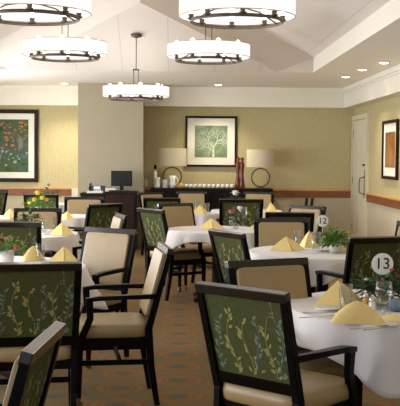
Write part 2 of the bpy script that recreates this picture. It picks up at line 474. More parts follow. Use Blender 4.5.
# ------------------------------------------------------------------ recessed lights
canb = MB(); canb.lathe([(.052, .0), (.075, -.006), (.078, -.001)], caps=False)
can_root = thing('recessed_downlight', 'x', 'ceiling light', group='recessed downlights')
canb.build('trim_ring', M['crown'], can_root)
MB().lathe([(.05, -.003), (.05, .0)]).build('lens', M['can'], can_root)
u = []
cans = [(56, 78, 'small round recessed light in the flat ceiling above the left picture', 1),
        (220, 82, 'small round recessed light in the flat ceiling above the tree picture', 1),
        (346, 77, 'farthest of the three recessed lights along the right side ceiling', 1),
        (362.5, 70, 'middle one of the three recessed lights along the right side ceiling', 1),
        (384, 63, 'nearest of the three recessed lights along the right side ceiling', 1)]
for i, (px, py, lab, k) in enumerate(cans):
    p = atz(px, py, ZS - .002)
    if i < 2: p.y = 15.35
    place(can_root, u, p, 0, lab, None)
    ld = bpy.data.lights.new('downlight', 'SPOT'); ld.energy = CAN_W * (3.6 if i < 2 else 2.0); ld.spot_size = math.radians(110); ld.spot_blend = .8
    ld.color = (1, .9, .7); ld.shadow_soft_size = .04
    lo = bpy.data.objects.new('downlight_lamp', ld); COL.objects.link(lo); lo.location = (p.x, p.y, p.z - .02)

# two more wall washers over the right hand picture and door, just above the frame of the photo
# ------------------------------------------------------------------ chandeliers
def make_chandelier(stem_top):
    t = thing('chandelier', 'x', 'chandelier', group='drum chandeliers')
    R = .47; Z0 = 0                                  # origin: centre of the metal ring
    mb = MB(); mb.lathe([(R, .04), (R, .18)], n=48, caps=False); mb.lathe([(R - .006, .04), (R - .006, .18)], n=48, caps=False)
    sh = mb.build('drum_shade', M['glow'], t)
    for z in (.04, .18): MB().tube([(R * math.cos(a), R * math.sin(a), z) for a in [2 * PI * k / 48 for k in range(48)]], .0035, 6, True).build('hoop', M['hoop'], sh)
    mb = MB(); rr = R * .79
    mb.tube([(rr * math.cos(a), rr * math.sin(a), 0) for a in [2 * PI * k / 48 for k in range(48)]], .009, 8, True)
    mb.tube([(rr * math.cos(a), rr * math.sin(a), .014) for a in [2 * PI * k / 48 for k in range(48)]], .006, 6, True)
    mb.build('metal_ring', M['darkmetal'], t)
    for k in range(1):
        a = k * PI / 2 + .5
        c, s_ = math.cos(a), math.sin(a)
        MB().tube([(-rr * c, -rr * s_, .0), (-.2 * c, -.2 * s_, .09), (0, 0, .13), (.2 * c, .2 * s_, .09), (rr * c, rr * s_, 0)], .006, 6).build('cross_arm', M['darkmetal'], t)
    for k in range(8):
        a = 2 * PI * k / 8 + .2
        p = Vector((rr * math.cos(a), rr * math.sin(a), 0))
        cp = MB().lathe([(.012, .008), (.03, .02), (.032, .025), (.018, .028), (.022, .055), (.018, .058)], p, 12).build('candle_cup', M['darkmetal'], t)
        MB().lathe([(.018, .058), (.02, .16), (.028, .18), (.024, .205), (.006, .218)], p, 12).build('bulb', M['bulb'], cp)
    mb = MB()
    mb.tube([(-.035, 0, .12), (-.035, 0, .42)], .005, 6).tube([(.035, 0, .12), (.035, 0, .42)], .005, 6)
    mb.box((-.045, -.008, .41), (.045, .008, .43)).tube([(0, 0, .42), (0, 0, stem_top)], .007, 6)
    mb.blob((0, 0, .13), (.03, .03, .025))
    mb.build('stem', M['darkmetal'], t)
    MB().lathe([(.02, stem_top - .05), (.075, stem_top - .03), (.08, stem_top)], n=20).build('canopy', M['darkmetal'], t)
    ld = None
    return t


def slope_z(x): return RZ - abs(x - RX) * (RZ - EZ) / (TX1 - RX)


CH = [(31, 18.5, 7.3, 'large drum chandelier cut off by the top left corner', .97),
      (237, 22, 7.5, 'large drum chandelier at the top centre, cut by the top edge', .97),
      (208.5, 61, 10.4, 'drum chandelier hanging right of centre, below and behind the top centre one', .96),
      (65, 58.5, 10.4, 'drum chandelier at left, hanging below the one in the top left corner', .97),
      (136, 99.5, 12.2, 'smallest drum chandelier, hanging lowest at far end with round canopy visible', .9)]
for px, py, D, lab, sc in CH:
    p = at(px, py, D)
    top = slope_z(p.x) if D < 11.5 else ZS + (TY - p.y) / (TY - AY) * (AZ - ZS)
    t = make_chandelier((top - p.z) / sc); t.location = p; t.scale = (sc, sc, sc); t['label'] = lab
    t.rotation_euler = (0, 0, random.uniform(-.2, .2))
    # lamp light of the candle bulbs
    ld = bpy.data.lights.new('candle light', 'POINT'); ld.energy = 3.6; ld.color = (1, .93, .86); ld.shadow_soft_size = .2
    lo = bpy.data.objects.new('candle_light', ld); COL.objects.link(lo); lo.location = (p.x, p.y, p.z + .02)


# ------------------------------------------------------------------ pictures
def picture(label, c, w, h, fr, mt, wall, art, deco=None):
    """wall 'b': back wall, local x right, z up, facing -Y; 'r': right wall facing -X"""
    t = thing('framed_picture', label, 'picture', c, 0 if wall == 'b' else PI / 2 * -1)
    if wall == 'r': t.rotation_euler = (0, 0, -PI / 2 * -1 * -1)
    fb = MB()
    W2, H2 = w / 2, h / 2
    fb.box((-W2, -.04, -H2), (-W2 + fr, -.001, H2)).box((W2 - fr, -.04, -H2), (W2, -.001, H2)).box((-W2 + fr, -.04, H2 - fr), (W2 - fr, -.001, H2)).box((-W2 + fr, -.04, -H2), (W2 - fr, -.001, -H2 + fr))
    fb.build('frame', M['pframe'], t, bevel=.004)
    MB().box((-W2 + fr, -.018, -H2 + fr), (W2 - fr, -.004, H2 - fr)).build('mat_board', M['mat_board'], t)
    a = MB(); aw, ah = W2 - fr - mt[0], H2 - fr - mt[1]
    a.box((-aw, -.021, -ah), (aw, -.0185, ah)); mats = [art]
    if deco: mats += deco(a, aw, ah)
    a.build('artwork', mats, t)
    return t


def disc(mb, x, z, r, y=-.0222, n=7, sx=1):
    mb.poly([(x + math.cos(2 * PI * k / n) * r * sx, y, z + math.sin(2 * PI * k / n) * r) for k in range(n)][::-1])


def deco_flowers(a, aw, ah):
    rr = random.Random(3)
    for i in range(110):
        a.mi = 1 if rr.random() < .75 else 2
        z = rr.uniform(-ah * .2, ah * .96) if a.mi == 1 else rr.uniform(-ah * .75, -ah * .2)
        disc(a, rr.uniform(-aw * .96, aw * .96), z, rr.uniform(.008, .024), y=-.0222 - i * 1e-5, sx=rr.uniform(.8, 1.6))
    return [M['art_dot'], M['art_dot2']]


def deco_tree(a, aw, ah):
    a.mi = 1; rr = random.Random(5)

    def st(x0, z0, x1, z1, w0, w1):
        d = Vector((x1 - x0, z1 - z0)).normalized(); n = Vector((-d.y, d.x))
        a.poly([(x0 + n.x * w0, -.0222, z0 + n.y * w0), (x1 + n.x * w1, -.0222, z1 + n.y * w1), (x1 - n.x * w1, -.0222, z1 - n.y * w1), (x0 - n.x * w0, -.0222, z0 - n.y * w0)])

    def grow(x, z, ang, L, w, d):
        x1, z1 = x + math.cos(ang) * L, z + math.sin(ang) * L
        x1 = max(-aw, min(aw, x1)); z1 = max(-ah, min(ah, z1))
        if abs(x1 - x) + abs(z1 - z) < .005: return
        st(x, z, x1, z1, w, w * .7)
        if d > 0:
            for k in (-1, 1): grow(x1, z1, ang + k * rr.uniform(.25, .7), L * .72, w * .62, d - 1)
            if d > 2: grow(x + (x1 - x) * .6, z + (z1 - z) * .6, ang + rr.choice((-1, 1)) * .9, L * .6, w * .5, d - 2)
    grow(.04, -ah, PI / 2, ah * .62, .02, 7)
    return [M['art_line']]


cL = at(38.5, 146, YB - .005)
picture('large square framed garden painting, green with orange dabs, on the left wall', (cL.x - .6, YB - .002, cL.z), 1.2, 1.21, .065, (.10, .10), 'b', M['art_green'], deco_flowers)
cC = at(211, 141.5, YB - .005)
picture('framed print of a pale tree on sage green above the sideboard', (cC.x, YB - .002, cC.z), .865, .85, .035, (.125, .125), 'b', M['art_sage'], deco_tree)
picture('narrow looking dark framed rust brown print on the right wall beside the door', (XR - .002, 13.1, 1.62), .92, .82, .045, (.11, .12), 'r', M['art_rust'])

# ------------------------------------------------------------------ chair
def bk(x, z, dy=0):                       # a point on the raked back
    return Vector((x, -.20 - (z - .47) * .27 + dy, z))


TOP = .95


def make_chair():
    t = thing('dining_chair', 'x', 'chair', group='dining chairs')
    fr = M['frame']; UP = (1, 0, 0)
    mb = MB(); mb.blob((0, .015, .455), (.245, .24, .05), .35, 28, 10)
    mb.build('seat', M['vinyl'], t)
    mb = MB(); mb.box((-.225, -.2, .365), (.225, -.17, .42)).box((-.225, .2, .365), (.225, .228, .42)).box((-.235, -.2, .365), (-.205, .228, .42)).box((.205, -.2, .365), (.235, .228, .42))
    mb.build('seat_frame', fr, t, bevel=.003)
    for s in (-1, 1):
        mb = MB(); mb.bar([(s * .218, -.255, .0), (s * .222, -.215, .25), (s * .228, -.20, .47)], [(.028, .032), (.034, .042), (.036, .045)], UP)
        mb.build('leg', fr, t, bevel=.003)
        mb = MB(); mb.bar([(s * .235, .215, .06), (s * .235, .21, .42)], [(.026, .026), (.042, .042)], UP)
        lg = mb.build('leg', fr, t, bevel=.003)
        mb = MB(); mb.tube([(s * .235 - .012, .215, .024), (s * .235 + .012, .215, .024)], .024, 12)
        mb.box((s * .235 - .016, .205, .024), (s * .235 + .016, .225, .062))
        mb.build('caster', M['brass'], lg)
        mb = MB(); mb.bar([bk(s * .243, .665), (s * .258, -.05, .665), (s * .258, .10, .66), (s * .255, .175, .65)], [(.03, .03), (.05, .026), (.052, .026), (.046, .024)], UP)
        mb.bar([(s * .252, .155, .65), (s * .25, .15, .54), (s * .238, .205, .41)], [(.036, .044), (.032, .040), (.034, .042)], UP)
        mb.build('armrest', fr, t, bevel=.003)
        MB().bar([(s * .235, -.21, .27), (s * .235, .205, .27)], (.02, .03), UP).build('stretcher', fr, t, bevel=.002)
    MB().bar([(-.235, -.03, .27), (.235, -.03, .27)], (.02, .03), (0, 1, 0)).build('stretcher', fr, t, bevel=.002)
    # back frame: two stiles, top rail, bottom rail
    mb = MB()
    for s in (-1, 1): mb.bar([bk(s * .228, .46), bk(s * .235, .70), bk(s * .241, TOP - .03)], [(.038, .042), (.038, .036), (.038, .03)], UP)
    mb.bar([bk(-.225, .525, .0), bk(.225, .525, .0)], (.05, .028), (0, -.27, 1))
    mb.build('back_frame', fr, t, bevel=.003)
    MB().bar([bk(-.259, TOP - .02, .001), bk(.259, TOP - .02, .001)], (.042, .036), (0, -.27, 1)).build('top_rail', M['rail_gloss'], t, bevel=.003)
    # woven outer panel with leaf sprays
    mb = MB(); z0, z1 = .545, TOP - .04
    a = [bk(-.222, z0, -.004), bk(.222, z0, -.004), bk(.222, z1, -.004), bk(-.222, z1, -.004)]
    b = [p + Vector((0, .006, 0)) for p in a]
    v = [mb.bm.verts.new(p) for p in a + b]
    mb._fin([mb.bm.faces.new([v[i] for i in q]) for q in ((0, 1, 2, 3), (7, 6, 5, 4), (0, 4, 5, 1), (1, 5, 6, 2), (2, 6, 7, 3), (3, 7, 4, 0))])
    rr = random.Random(11)

    def pt(x, z): return bk(max(-.218, min(.218, x)), max(z0 + .004, min(z1 - .004, z)), -.0052)

    def leaf(x, z, ang, L, w):
        ca, sa = math.cos(ang), math.sin(ang); o = []
        for u_, v_ in ((0, 0), (.3, w), (.65, w * .8), (1, 0), (.65, -w * .8), (.3, -w)):
            uu, vv = u_ * L, v_
            o.append(pt(x + uu * ca - vv * sa, z + uu * sa + vv * ca))
        mb.poly(o)
    for k, (x0, col) in enumerate(((-.17, 2), (-.10, 1), (-.01, 1), (.05, 2), (.12, 1), (.18, 2))):
        mb.mi = col; z = z0 + .01 + rr.uniform(0, .03); x = x0; ph = rr.uniform(0, 6); top_ = z1 - rr.uniform(.0, .12); last = None; q = 0
        while z < top_:
            x = x0 + .018 * math.sin(z * 22 + ph)
            if last:
                mb.poly([pt(last[0] - .0014, last[1]), pt(last[0] + .0014, last[1]), pt(x + .0014, z), pt(x - .0014, z)])
            last = (x, z)
            if rr.random() < .7:
                sd = rr.choice((-1, 1)); leaf(x + sd * rr.uniform(0, .012), z, PI / 2 - sd * rr.uniform(.2, 1.2), rr.uniform(.018, .04), rr.uniform(.005, .008))
            z += .012; q += 1
    mb.build('back_panel', [M['green'], M['leaf_y'], M['leaf_b']], t)
    # padded inner face
    rot = Matrix.Rotation(math.atan(.27), 3, 'X')
    c = bk(0, (z0 + z1) / 2, .024)
    mb = MB(); mb.blob(c, (.214, .016, (z1 - z0) / 2 + .012), .12, 40, 16, rot)
    mb.build('back_cushion', M['vinyl'], t)
    return t


chair = make_chair(); cu = []


def place_chair(px, py, rz, label, D=None, sx=1, dz=0):
    p = at(px, py, D) if D else atz(px, py, TOP)
    a = math.radians(rz)
    off = Matrix.Rotation(a, 3, 'Z') @ Vector((0, bk(0, TOP).y, 0))
    return place(chair, cu, (p.x - off.x, p.y - off.y, 0), a, label, None, (sx * .955, 1, 1))


CHAIRS = [
    (33.5, 263, 10, 'black framed chair with leaf patterned green back, large at left edge, back to the viewer', {}),
    (46, 336, 86, 'nearest chair, seen side-on in the bottom left corner, its back top rail sloping up', {}),
    (240, 287.5, -43, 'black armchair with leaf patterned green back in the foreground, pulled up to table thirteen', {}),
    (267, 259.5, 204, 'beige padded chair back facing the viewer just behind the foreground green backed armchair', {}),
    (281, 218.5, 180, 'beige backed chair behind table twelve, facing the viewer', {}),
    (290, 212.5, 0, 'dark green backed chair directly behind the beige chair of table twelve', {}),
    (308, 206, 137, 'beige backed chair turned left, with small grips on its top, beside the cream wainscot', {}),
    (241.5, 199.5, 2, 'wide green leaf backed chair behind the flower vase of the centre table', {'D': 12.45, 'sx': 1.18}),
    (259, 192, 165, 'beige backed chair in front of the right end of the sideboard below the ring lamp', {'D': 15.05}),
    (226, 231.5, -62, 'green backed chair turned right, between the centre table and table twelve', {}),
    (150, 209, -55, 'green backed armchair with visible beige seat, left of the centre table', {}),
    (175, 203.5, -145, 'beige backed chair at the far left of the centre table', {}),
    (162, 198, 0, 'green backed chair in front of the left end of the sideboard', {}),
    (150, 194.5, -140, 'small beige backed chair partly hidden, just right of the taupe wall corner', {'D': 14.6}),
    (191.5, 192.5, 180, 'beige backed chair against the middle of the sideboard behind the yellow napkins', {'D': 15.05}),
    (111.5, 234.5, 146, 'beige padded armchair with upright back facing the viewer, beside the left white tablecloth', {'D': 7.25}),
    (166, 247, 98, 'armchair in side profile facing left with full beige seat and arms, centre left', {'D': 5.9}),
    (105.5, 203.8, 42, 'green leaf backed chair angled left in front of the computer cabinet', {}),
    (122, 214, 104, 'chair seen side-on with beige inner back, in front of the dark cabinet', {}),
    (84.5, 197.5, 180, 'wide beige backed chair below the black telephone', {'D': 12.75, 'sx': 1.08}),
    (41, 194.5, 0, 'green backed chair behind the bouquet of yellow flowers', {}),
    (38, 208.5, 180, 'beige backed chair in front of the yellow flowers at left', {}),
    (11, 222, 0, 'green leaf backed chair at left edge behind the red flowers', {}),
    (-6, 192, 40, 'chair cut off at the far left edge of the picture', {'D': 15.0}),
    (381, 237, 17, 'green leaf backed chair at right edge behind the number thirteen card', {}),
    (421, 224, 128, 'beige chair barely entering at the right edge above the green back', {'D': 8.15}),
]
placed = []
for px, py, rz, lab, kw in CHAIRS: placed.append(place_chair(px, py, rz, lab, **kw))
# small grips standing on the top rail of the chair beside the wainscot
v_ = placed[6]
for s in (-.05, .03):
    mb = MB(); mb.bar([bk(s, TOP - .005), bk(s + .004, TOP + .09)], [(.032, .026), (.026, .02)], (1, 0, 0)).build('grip', M['frame'], v_, bevel=.003)

# ------------------------------------------------------------------ tables and tablecloths
TZ = .74


def make_table(x, y, r, rot, label, cloth_label, side=None, wave=0, pid=0):
    t = thing('round_table', label, 'table', (x, y, 0), 0, None)
    MB().lathe([(r - .02, TZ - .035), (r - .004, TZ - .028), (r - .004, TZ - .006), (r - .01, TZ - .003)], n=48).build('tabletop', M['mahog'], t)
    MB().lathe([(.07, .04), (.05, .12), (.045, .6), (.09, TZ - .04)], n=20).build('pedestal', M['espresso'], t)
    for k in range(4):
        a = PI / 4 + k * PI / 2
        MB().bar([(.04 * math.cos(a), .04 * math.sin(a), .09), (r * .62 * math.cos(a), r * .62 * math.sin(a), .022)], [(.05, .07), (.04, .04)], (-math.sin(a), math.cos(a), 0)).build('foot', M['espresso'], t, bevel=.004)
    # square linen draped over the round top
    mb = MB(); N = 160; rings = []; rr = random.Random(pid)
    ph1, ph2 = rr.uniform(0, 6), rr.uniform(0, 6)
    ts = [0, .25, .5, .75, .93, 1.0]
    hs = [.01, .03, .08, .2, .35, .5, .65, .8, .9, 1.0]
    c0 = mb.bm.verts.new((0, 0, TZ + .003))
    for q in ts[1:]: rings.append([(r * q * math.cos(2 * PI * k / N), r * q * math.sin(2 * PI * k / N), TZ + .003) for k in range(N)])
    for h in hs:
        ring = []
        for k in range(N):
            th = 2 * PI * k / N; loc = ((th - rot) % (PI / 2)) - PI / 4
            drop = side[0] + (side[1] - side[0]) * (.5 + .5 * math.cos(4 * (th - rot))) ** 1.6; L = drop * h
            fold = (.022 * math.sin(th * 11 + ph1) + .016 * math.sin(th * 17 + ph2)) * min(1, L / .2)
            lift = .012 * (1 - math.exp(-L * 60))
            R_ = r + lift + fold + L * (.07 + (.42 if len(side) > 2 else .12) * (.5 + .5 * math.cos(4 * (th - rot))) ** 2)
            ring.append((R_ * math.cos(th), R_ * math.sin(th), TZ + .003 - max(0, L - .004) * .985))
        rings.append(ring)
    V = [[mb.bm.verts.new(p) for p in ring] for ring in rings]
    fs = [mb.bm.faces.new((c0, V[0][k], V[0][(k + 1) % N])) for k in range(N)]
    for a, b in zip(V, V[1:]):
        for k in range(N): fs.append(mb.bm.faces.new((a[k], b[k], b[(k + 1) % N], a[(k + 1) % N])))
    mb._fin(fs, True)
    o = mb.build('tablecloth', M['linen'], None, thick=.002); o.location = (x, y, 0)
    tag(o, cloth_label, 'tablecloth')
    return t


TABLES = {
    't13': (1.22, 4.82, .66, math.radians(250), 'round dining table in the right foreground with the number thirteen card', 'white tablecloth with a hanging corner in the right foreground', (.16, .31)),
    't12': (1.165, 7.66, .60, math.radians(250), 'round dining table at right with the number twelve card', 'white tablecloth on the table with leafy plant and number twelve card', (.11, .22)),
    'tc': (.39, 9.95, .52, math.radians(292), 'round dining table in the middle of the room with goblet and small vase', 'white tablecloth on the centre table under the goblet', (.10, .22)),
    'td': (.17, 12.85, .34, math.radians(20), 'small table in front of the sideboard with a heap of yellow napkins', 'white tablecloth under the heap of yellow napkins before the sideboard', (.12, .24)),
    'te': (.95, 13.55, .5, math.radians(30), 'table carrying the white hydrangea behind the wide green backed chair', 'white tablecloth behind the wide green chair, under the white hydrangea', (.12, .24)),
    't1': (-1.33, 6.5, .68, math.radians(-8), 'round dining table at left behind the large green back, with red flowers', 'white tablecloth at left hanging in a corner beside the beige armchair', (.12, .28, 1)),
    't2': (-1.6, 9.28, .60, math.radians(-15), 'second table from the front on the left side, with tall yellow napkin pyramid', 'white tablecloth under the tall napkin pyramid at left', (.12, .28)),
    't3': (-1.5, 12.0, .45, math.radians(0), 'far left table with the bouquet of yellow flowers', 'white tablecloth on the far table with yellow flowers, left of the angled green chair', (.12, .24)),
    't4': (-2.5, 11.7, .42, math.radians(10), 'table at far left edge with one cream napkin', 'white tablecloth at the far left edge under a cream napkin', (.12, .24)),
    't5': (-2.05, 15.1, .38, math.radians(10), 'table against the left part of back wall below the wood rail', 'white tablecloth on the table below the wood rail at left, mostly hidden', (.12, .24)),
}
for i, (k, v) in enumerate(TABLES.items()):
    make_table(v[0], v[1], v[2], v[3], v[4], v[5], v[6], pid=i)
TS = TZ + .004


# ------------------------------------------------------------------ napkins
def make_napkin(kind):
    t = MB()
    if kind == 'pyramid':      # folded square standing as a tent, open front folds
        apex = (0, 0, .125); base = [(-.15, -.035, 0), (-.02, -.085, 0), (.15, -.02, 0), (.06, .09, 0), (-.09, .08, 0)]
        n = len(base); rows = 5; V = []
        for i in range(n):
            a = Vector(base[i])
            V.append([Vector(apex).lerp(a, (j / rows)) + Vector((0, 0, .008 * math.sin(PI * j / rows))) for j in range(1, rows + 1)])
        for i in range(n):
            A, B = V[i], V[(i + 1) % n]
            t.poly([apex, A[0], B[0]], True)
            for j in range(rows - 1):
                m1 = (A[j] + B[j]) / 2; t.poly([A[j], A[j + 1], B[j + 1], B[j]], False)
        # second folded layer showing at the front
        t.poly([(0, -.006, .118), (-.135, -.05, 0.001), (.01, -.105, 0.001)]); t.poly([(.004, -.006, .112), (.02, -.10, .001), (.13, -.045, .001)])
    else:                      # low wide triangular fold lying on its long side
        pr = [(-.135, 0), (-.115, .035), (-.06, .075), (-.005, .098), (.03, .092), (.085, .062), (.13, .022), (.145, 0)]
        fr_ = [(-.145, -.06), (-.12, -.065), (-.06, -.07), (0, -.072), (.04, -.072), (.09, -.07), (.13, -.065), (.15, -.06)]
        bk_ = [(-.12, .05), (-.1, .055), (-.06, .06), (0, .062), (.04, .06), (.09, .055), (.12, .05), (.14, .045)]
        rows = []
        for (x, z), (fx, fy), (bx, by) in zip(pr, fr_, bk_):
            rows.append([Vector((fx, fy, 0)), Vector(((fx + x) / 2, fy * .62, z * .55)), Vector((x, -.012, z * .97)), Vector((x, .0, z + .003)), Vector((x, .01, z * .95)), Vector(((bx + x) / 2, by * .7, z * .5)), Vector((bx, by, 0))])
        V = [[t.bm.verts.new(p) for p in r] for r in rows]
        fs = []
        for a, b in zip(V, V[1:]):
            for j in range(6): fs.append(t.bm.faces.new((a[j], a[j + 1], b[j + 1], b[j])))
        t._fin(fs, True)
        t.box((-.12, -.05, .0), (.12, .045, .006))
    o = t.build('napkin', M['napkin'], None); tag(o, 'x', 'napkin')
    return o


nap_p = make_napkin('pyramid'); nap_l = make_napkin('low'); up_, ul_ = [], []


def napkin(kind, px, py, rz, label, s=1.0, group='folded napkins', mt=None, sz=None):
    p = atz(px, py, TS)
    if kind == 'p': o = place(nap_p, up_, p, math.radians(rz), label, group, (s, s, sz or s))
    else: o = place(nap_l, ul_, p, math.radians(rz), label, group, (s, s, sz or s))
    del o['group']
    return o


napkin('p', 338, 305.5, 10, 'yellow standing napkin behind the tumbler in the right foreground', .98, sz=1.05)
napkin('l', 357, 322, -6, 'yellow low folded napkin nearest the viewer on table thirteen', .86, sz=.98)
napkin('l', 398, 320, -30, 'flattened yellow napkin at right edge of table thirteen', .7, sz=.3)
napkin('p', 286, 250, 15, 'wide yellow napkin at the left of table twelve', 1.1, sz=.9)
napkin('p', 309, 246.5, 50, 'upright yellow napkin between the glasses of table twelve', .75, sz=1.1)
napkin('p', 346, 251, 0, 'pale yellow napkin half hidden by the right green chair back', .62, sz=.9)
napkin('p', 211.5, 229, 0, 'peach yellow napkin pyramid at left of the centre table', .92)
napkin('l', 256, 228.5, 20, 'yellow folded napkin at the right side of the centre table', .55, sz=.5)
napkin('l', 188, 213.5, 0, 'left napkin in the heap on the small table before the sideboard', .9, sz=1.0)
napkin('p', 200, 213.5, 30, 'right napkin in the heap on the small table before the sideboard', .85, sz=.95)
napkin('p', 271, 211.5, 0, 'small yellow napkin between the far beige chair and the wainscot', .55, sz=1.05)
napkin('p', 62, 235, 5, 'tall yellow napkin pyramid on the second table at left', .8, sz=.98)
napkin('l', 33, 260.5, 35, 'cream rolled looking napkin right of the red flowers', .62, sz=1.05)
napkin('p', 64, 261.5, 0, 'yellow napkin peak above the large green chair back at left', .72, sz=.85)
napkin('p', 67, 219.5, 0, 'small yellow napkin beside the wide beige back on the far left table', .62, sz=.8)
napkin('p', 10, 219, 0, 'cream napkin on the table at the far left edge', .7, sz=1.0)


# ------------------------------------------------------------------ glassware
def make_tumbler():
    o = MB().lathe([(.001, .0), (.026, .0), (.028, .006), (.034, .13), (.0325, .13), (.0265, .012), (.001, .010)], n=24, caps=False).build('tumbler', M['glass']); return tag(o, 'x', 'glass')


def make_goblet():
    t = thing('goblet', 'x', 'glass')
    MB().lathe([(.001, .0), (.034, .0), (.033, .003), (.006, .010), (.0045, .05), (.006, .065)], n=24, caps=False).build('stem', M['glass'], t)
    MB().lathe([(.004, .062), (.022, .072), (.036, .10), (.038, .13), (.034, .165), (.0325, .165), (.0365, .13), (.0345, .102), (.021, .076), (.003, .068)], n=24, caps=False).build('bowl', M['glass'], t)
    return t


tum = make_tumbler(); gob = make_goblet(); tu, gu = [], []


def glass(k, px, py, label, s=1.0):
    o = place(tum, tu, atz(px, py, TS), 0, label, None, (s, s, s)) if k == 't' else place(gob, gu, atz(px, py, TS), 0, label, None, (s, s, s))


glass('t', 345.5, 310.5, 'clear tumbler in front of the standing yellow napkin at the right', 1.0)
glass('t', 374, 303, 'clear tumbler beside the foliage on table thirteen', .9)
glass('g', 383.5, 318, 'clear goblet at the right of table thirteen', 1.05)
glass('t', 298, 245, 'clear tumbler between the two left napkins of table twelve', 1.0)
glass('t', 316, 250, 'clear tumbler below the number twelve card', 1.15)
glass('g', 243, 226, 'clear wine goblet on the centre table right of the flowers', 1.25)
glass('t', 231.5, 226, 'clear tumbler left of the small vase on the centre table', .8)
glass('t', 40.5, 261, 'clear tumbler right of the cream napkin at left', .95)
glass('t', 197, 211.8, 'tall clear glass standing behind the napkin heap', 1.2)
glass('t', 207, 212.5, 'second clear glass right of the napkin heap', 1.0)
glass('t', 55, 229, 'clear tumbler left of the tall napkin pyramid', .9)
glass('t', 45, 231, 'clear tumbler farther left of the tall napkin pyramid', .9)
glass('t', 266, 211, 'clear glass beside the small far napkin near the wainscot', .9)


# ------------------------------------------------------------------ table number cards
def number_card(px, py, D, dia, text, label):
    c = at(px, py, D)
    t = thing('table_number_card', label, 'table sign', (c.x, c.y, TS))
    h = c.z - TS
    mb = MB(); n = 32; r = dia / 2
    for y in (-.0015, .0015): mb.poly([(r * math.cos(2 * PI * k / n), y, h + r * math.sin(2 * PI * k / n)) for k in range(n)])
    for k in range(n):
        a, b = 2 * PI * k / n, 2 * PI * (k + 1) / n
        mb.poly([(r * math.cos(a), -.0015, h + r * math.sin(a)), (r * math.cos(b), -.0015, h + r * math.sin(b)), (r * math.cos(b), .0015, h + r * math.sin(b)), (r * math.cos(a), .0015, h + r * math.sin(a))])
    mb.build('disc', M['petalw'], t)
    MB().lathe([(.025, 0), (.024, .004), (.003, .007), (.0025, h - r + .004)], n=12).build('stand', M['steel'], t)
    if text:
        cu_ = bpy.data.curves.new('digits', 'FONT'); cu_.body = text; cu_.size = dia * .72; cu_.align_x = 'CENTER'; cu_.align_y = 'CENTER'; cu_.extrude = .0004; cu_.offset = dia * .006
        o = bpy.data.objects.new('tmp', cu_); COL.objects.link(o)
        bpy.context.view_layer.update()
        me = bpy.data.meshes.new_from_object(o.evaluated_get(bpy.context.evaluated_depsgraph_get()))
        bpy.data.objects.remove(o)
        me.materials.clear(); me.materials.append(M['ink'])
        d = bpy.data.objects.new('digits', me); COL.objects.link(d); d.parent = t; d.location = (0, -.0022, h); d.rotation_euler = (PI / 2, 0, 0)
    else:
        MB().box((-r * .3, -.0022, h - r * .1), (r * .3, -.0016, h + r * .4)).build('mark', M['ink'], t)
    return t


number_card(382.5, 264, 4.85, .112, '13', 'round white card with the number thirteen above the foliage')
number_card(322.5, 221, 7.62, .096, '12', 'round white card with the number twelve')


# ------------------------------------------------------------------ plants and flowers
def plant(name, label, cat, loc, foliage_r, h0, h1, nleaf, leafL, leafm, blooms, vase, seed, droop=.5, lw=.22):
    t = thing(name, label, cat, loc); rr = random.Random(seed)
    vase(t)
    mb = MB()
    for i in range(nleaf):
        a = rr.uniform(0, 2 * PI); sp = rr.random() ** .6; zz = h0 + (h1 - h0) * rr.random() * (1 - .35 * sp)
        p = Vector((foliage_r * sp * math.cos(a), foliage_r * sp * math.sin(a), zz))
        d = Vector((math.cos(a) * (.5 + sp), math.sin(a) * (.5 + sp), rr.uniform(-droop, 1.0))).normalized()
        L = leafL * rr.uniform(.7, 1.3); w = L * lw; sd = d.cross(Vector((0, 0, 1))).normalized(); nrm = sd.cross(d)
        pts = [p, p + d * L * .35 + sd * w + nrm * .004, p + d * L * .75 + sd * w * .6, p + d * L - nrm * L * .15, p + d * L * .75 - sd * w * .6, p + d * L * .35 - sd * w + nrm * .004]
        mb.poly([q for q in pts])
    for i in range(10):
        a = rr.uniform(0, 2 * PI); sp = rr.random()
        mb.tube([(0, 0, h0 * .5), (foliage_r * sp * .5 * math.cos(a), foliage_r * sp * .5 * math.sin(a), (h0 + h1) / 2), (foliage_r * sp * .9 * math.cos(a), foliage_r * sp * .9 * math.sin(a), h1 * .9)], .0016, 5)
    mb.build('foliage', leafm, t)
    for (x, y, z, r, m) in blooms:
        b = MB()
        for k in range(3):           # three whorls of petals round a centre
            n = 6 + 2 * k; tilt = (1.2, .75, .25)[k]
            for j in range(n):
                a = 2 * PI * j / n + k * .4
                d = Vector((math.cos(a) * math.cos(tilt), math.sin(a) * math.cos(tilt), math.sin(tilt))); s_ = Vector((-math.sin(a), math.cos(a), 0))
                L = r * (.7 + .15 * k); c = Vector((x, y, z))
                b.poly([c, c + d * L * .5 + s_ * L * .35, c + d * L + s_ * L * .2, c + d * L * 1.08, c + d * L - s_ * L * .2, c + d * L * .5 - s_ * L * .35])
        b.blob((x, y, z + r * .12), (r * .5, r * .5, r * .42), 1, 10, 6)
        b.build('blossom', m, t)
    return t


def v_glass(h, r):
    return lambda t: MB().lathe([(.001, 0), (r * .8, 0), (r, h * .3), (r * .75, h * .75), (r * .95, h), (r * .9, h), (r * .68, h * .75), (r * .9, h * .3), (r * .7, .006), (.001, .006)], n=20, caps=False).build('vase', M['glass'], t)


def v_pot(h, r, m=None):
    return lambda t: MB().lathe([(.001, 0), (r * .8, 0), (r, h), (r * .92, h), (r * .85, h * .8), (.001, h * .8)], n=20, caps=False).build('pot', m or M['white'], t)


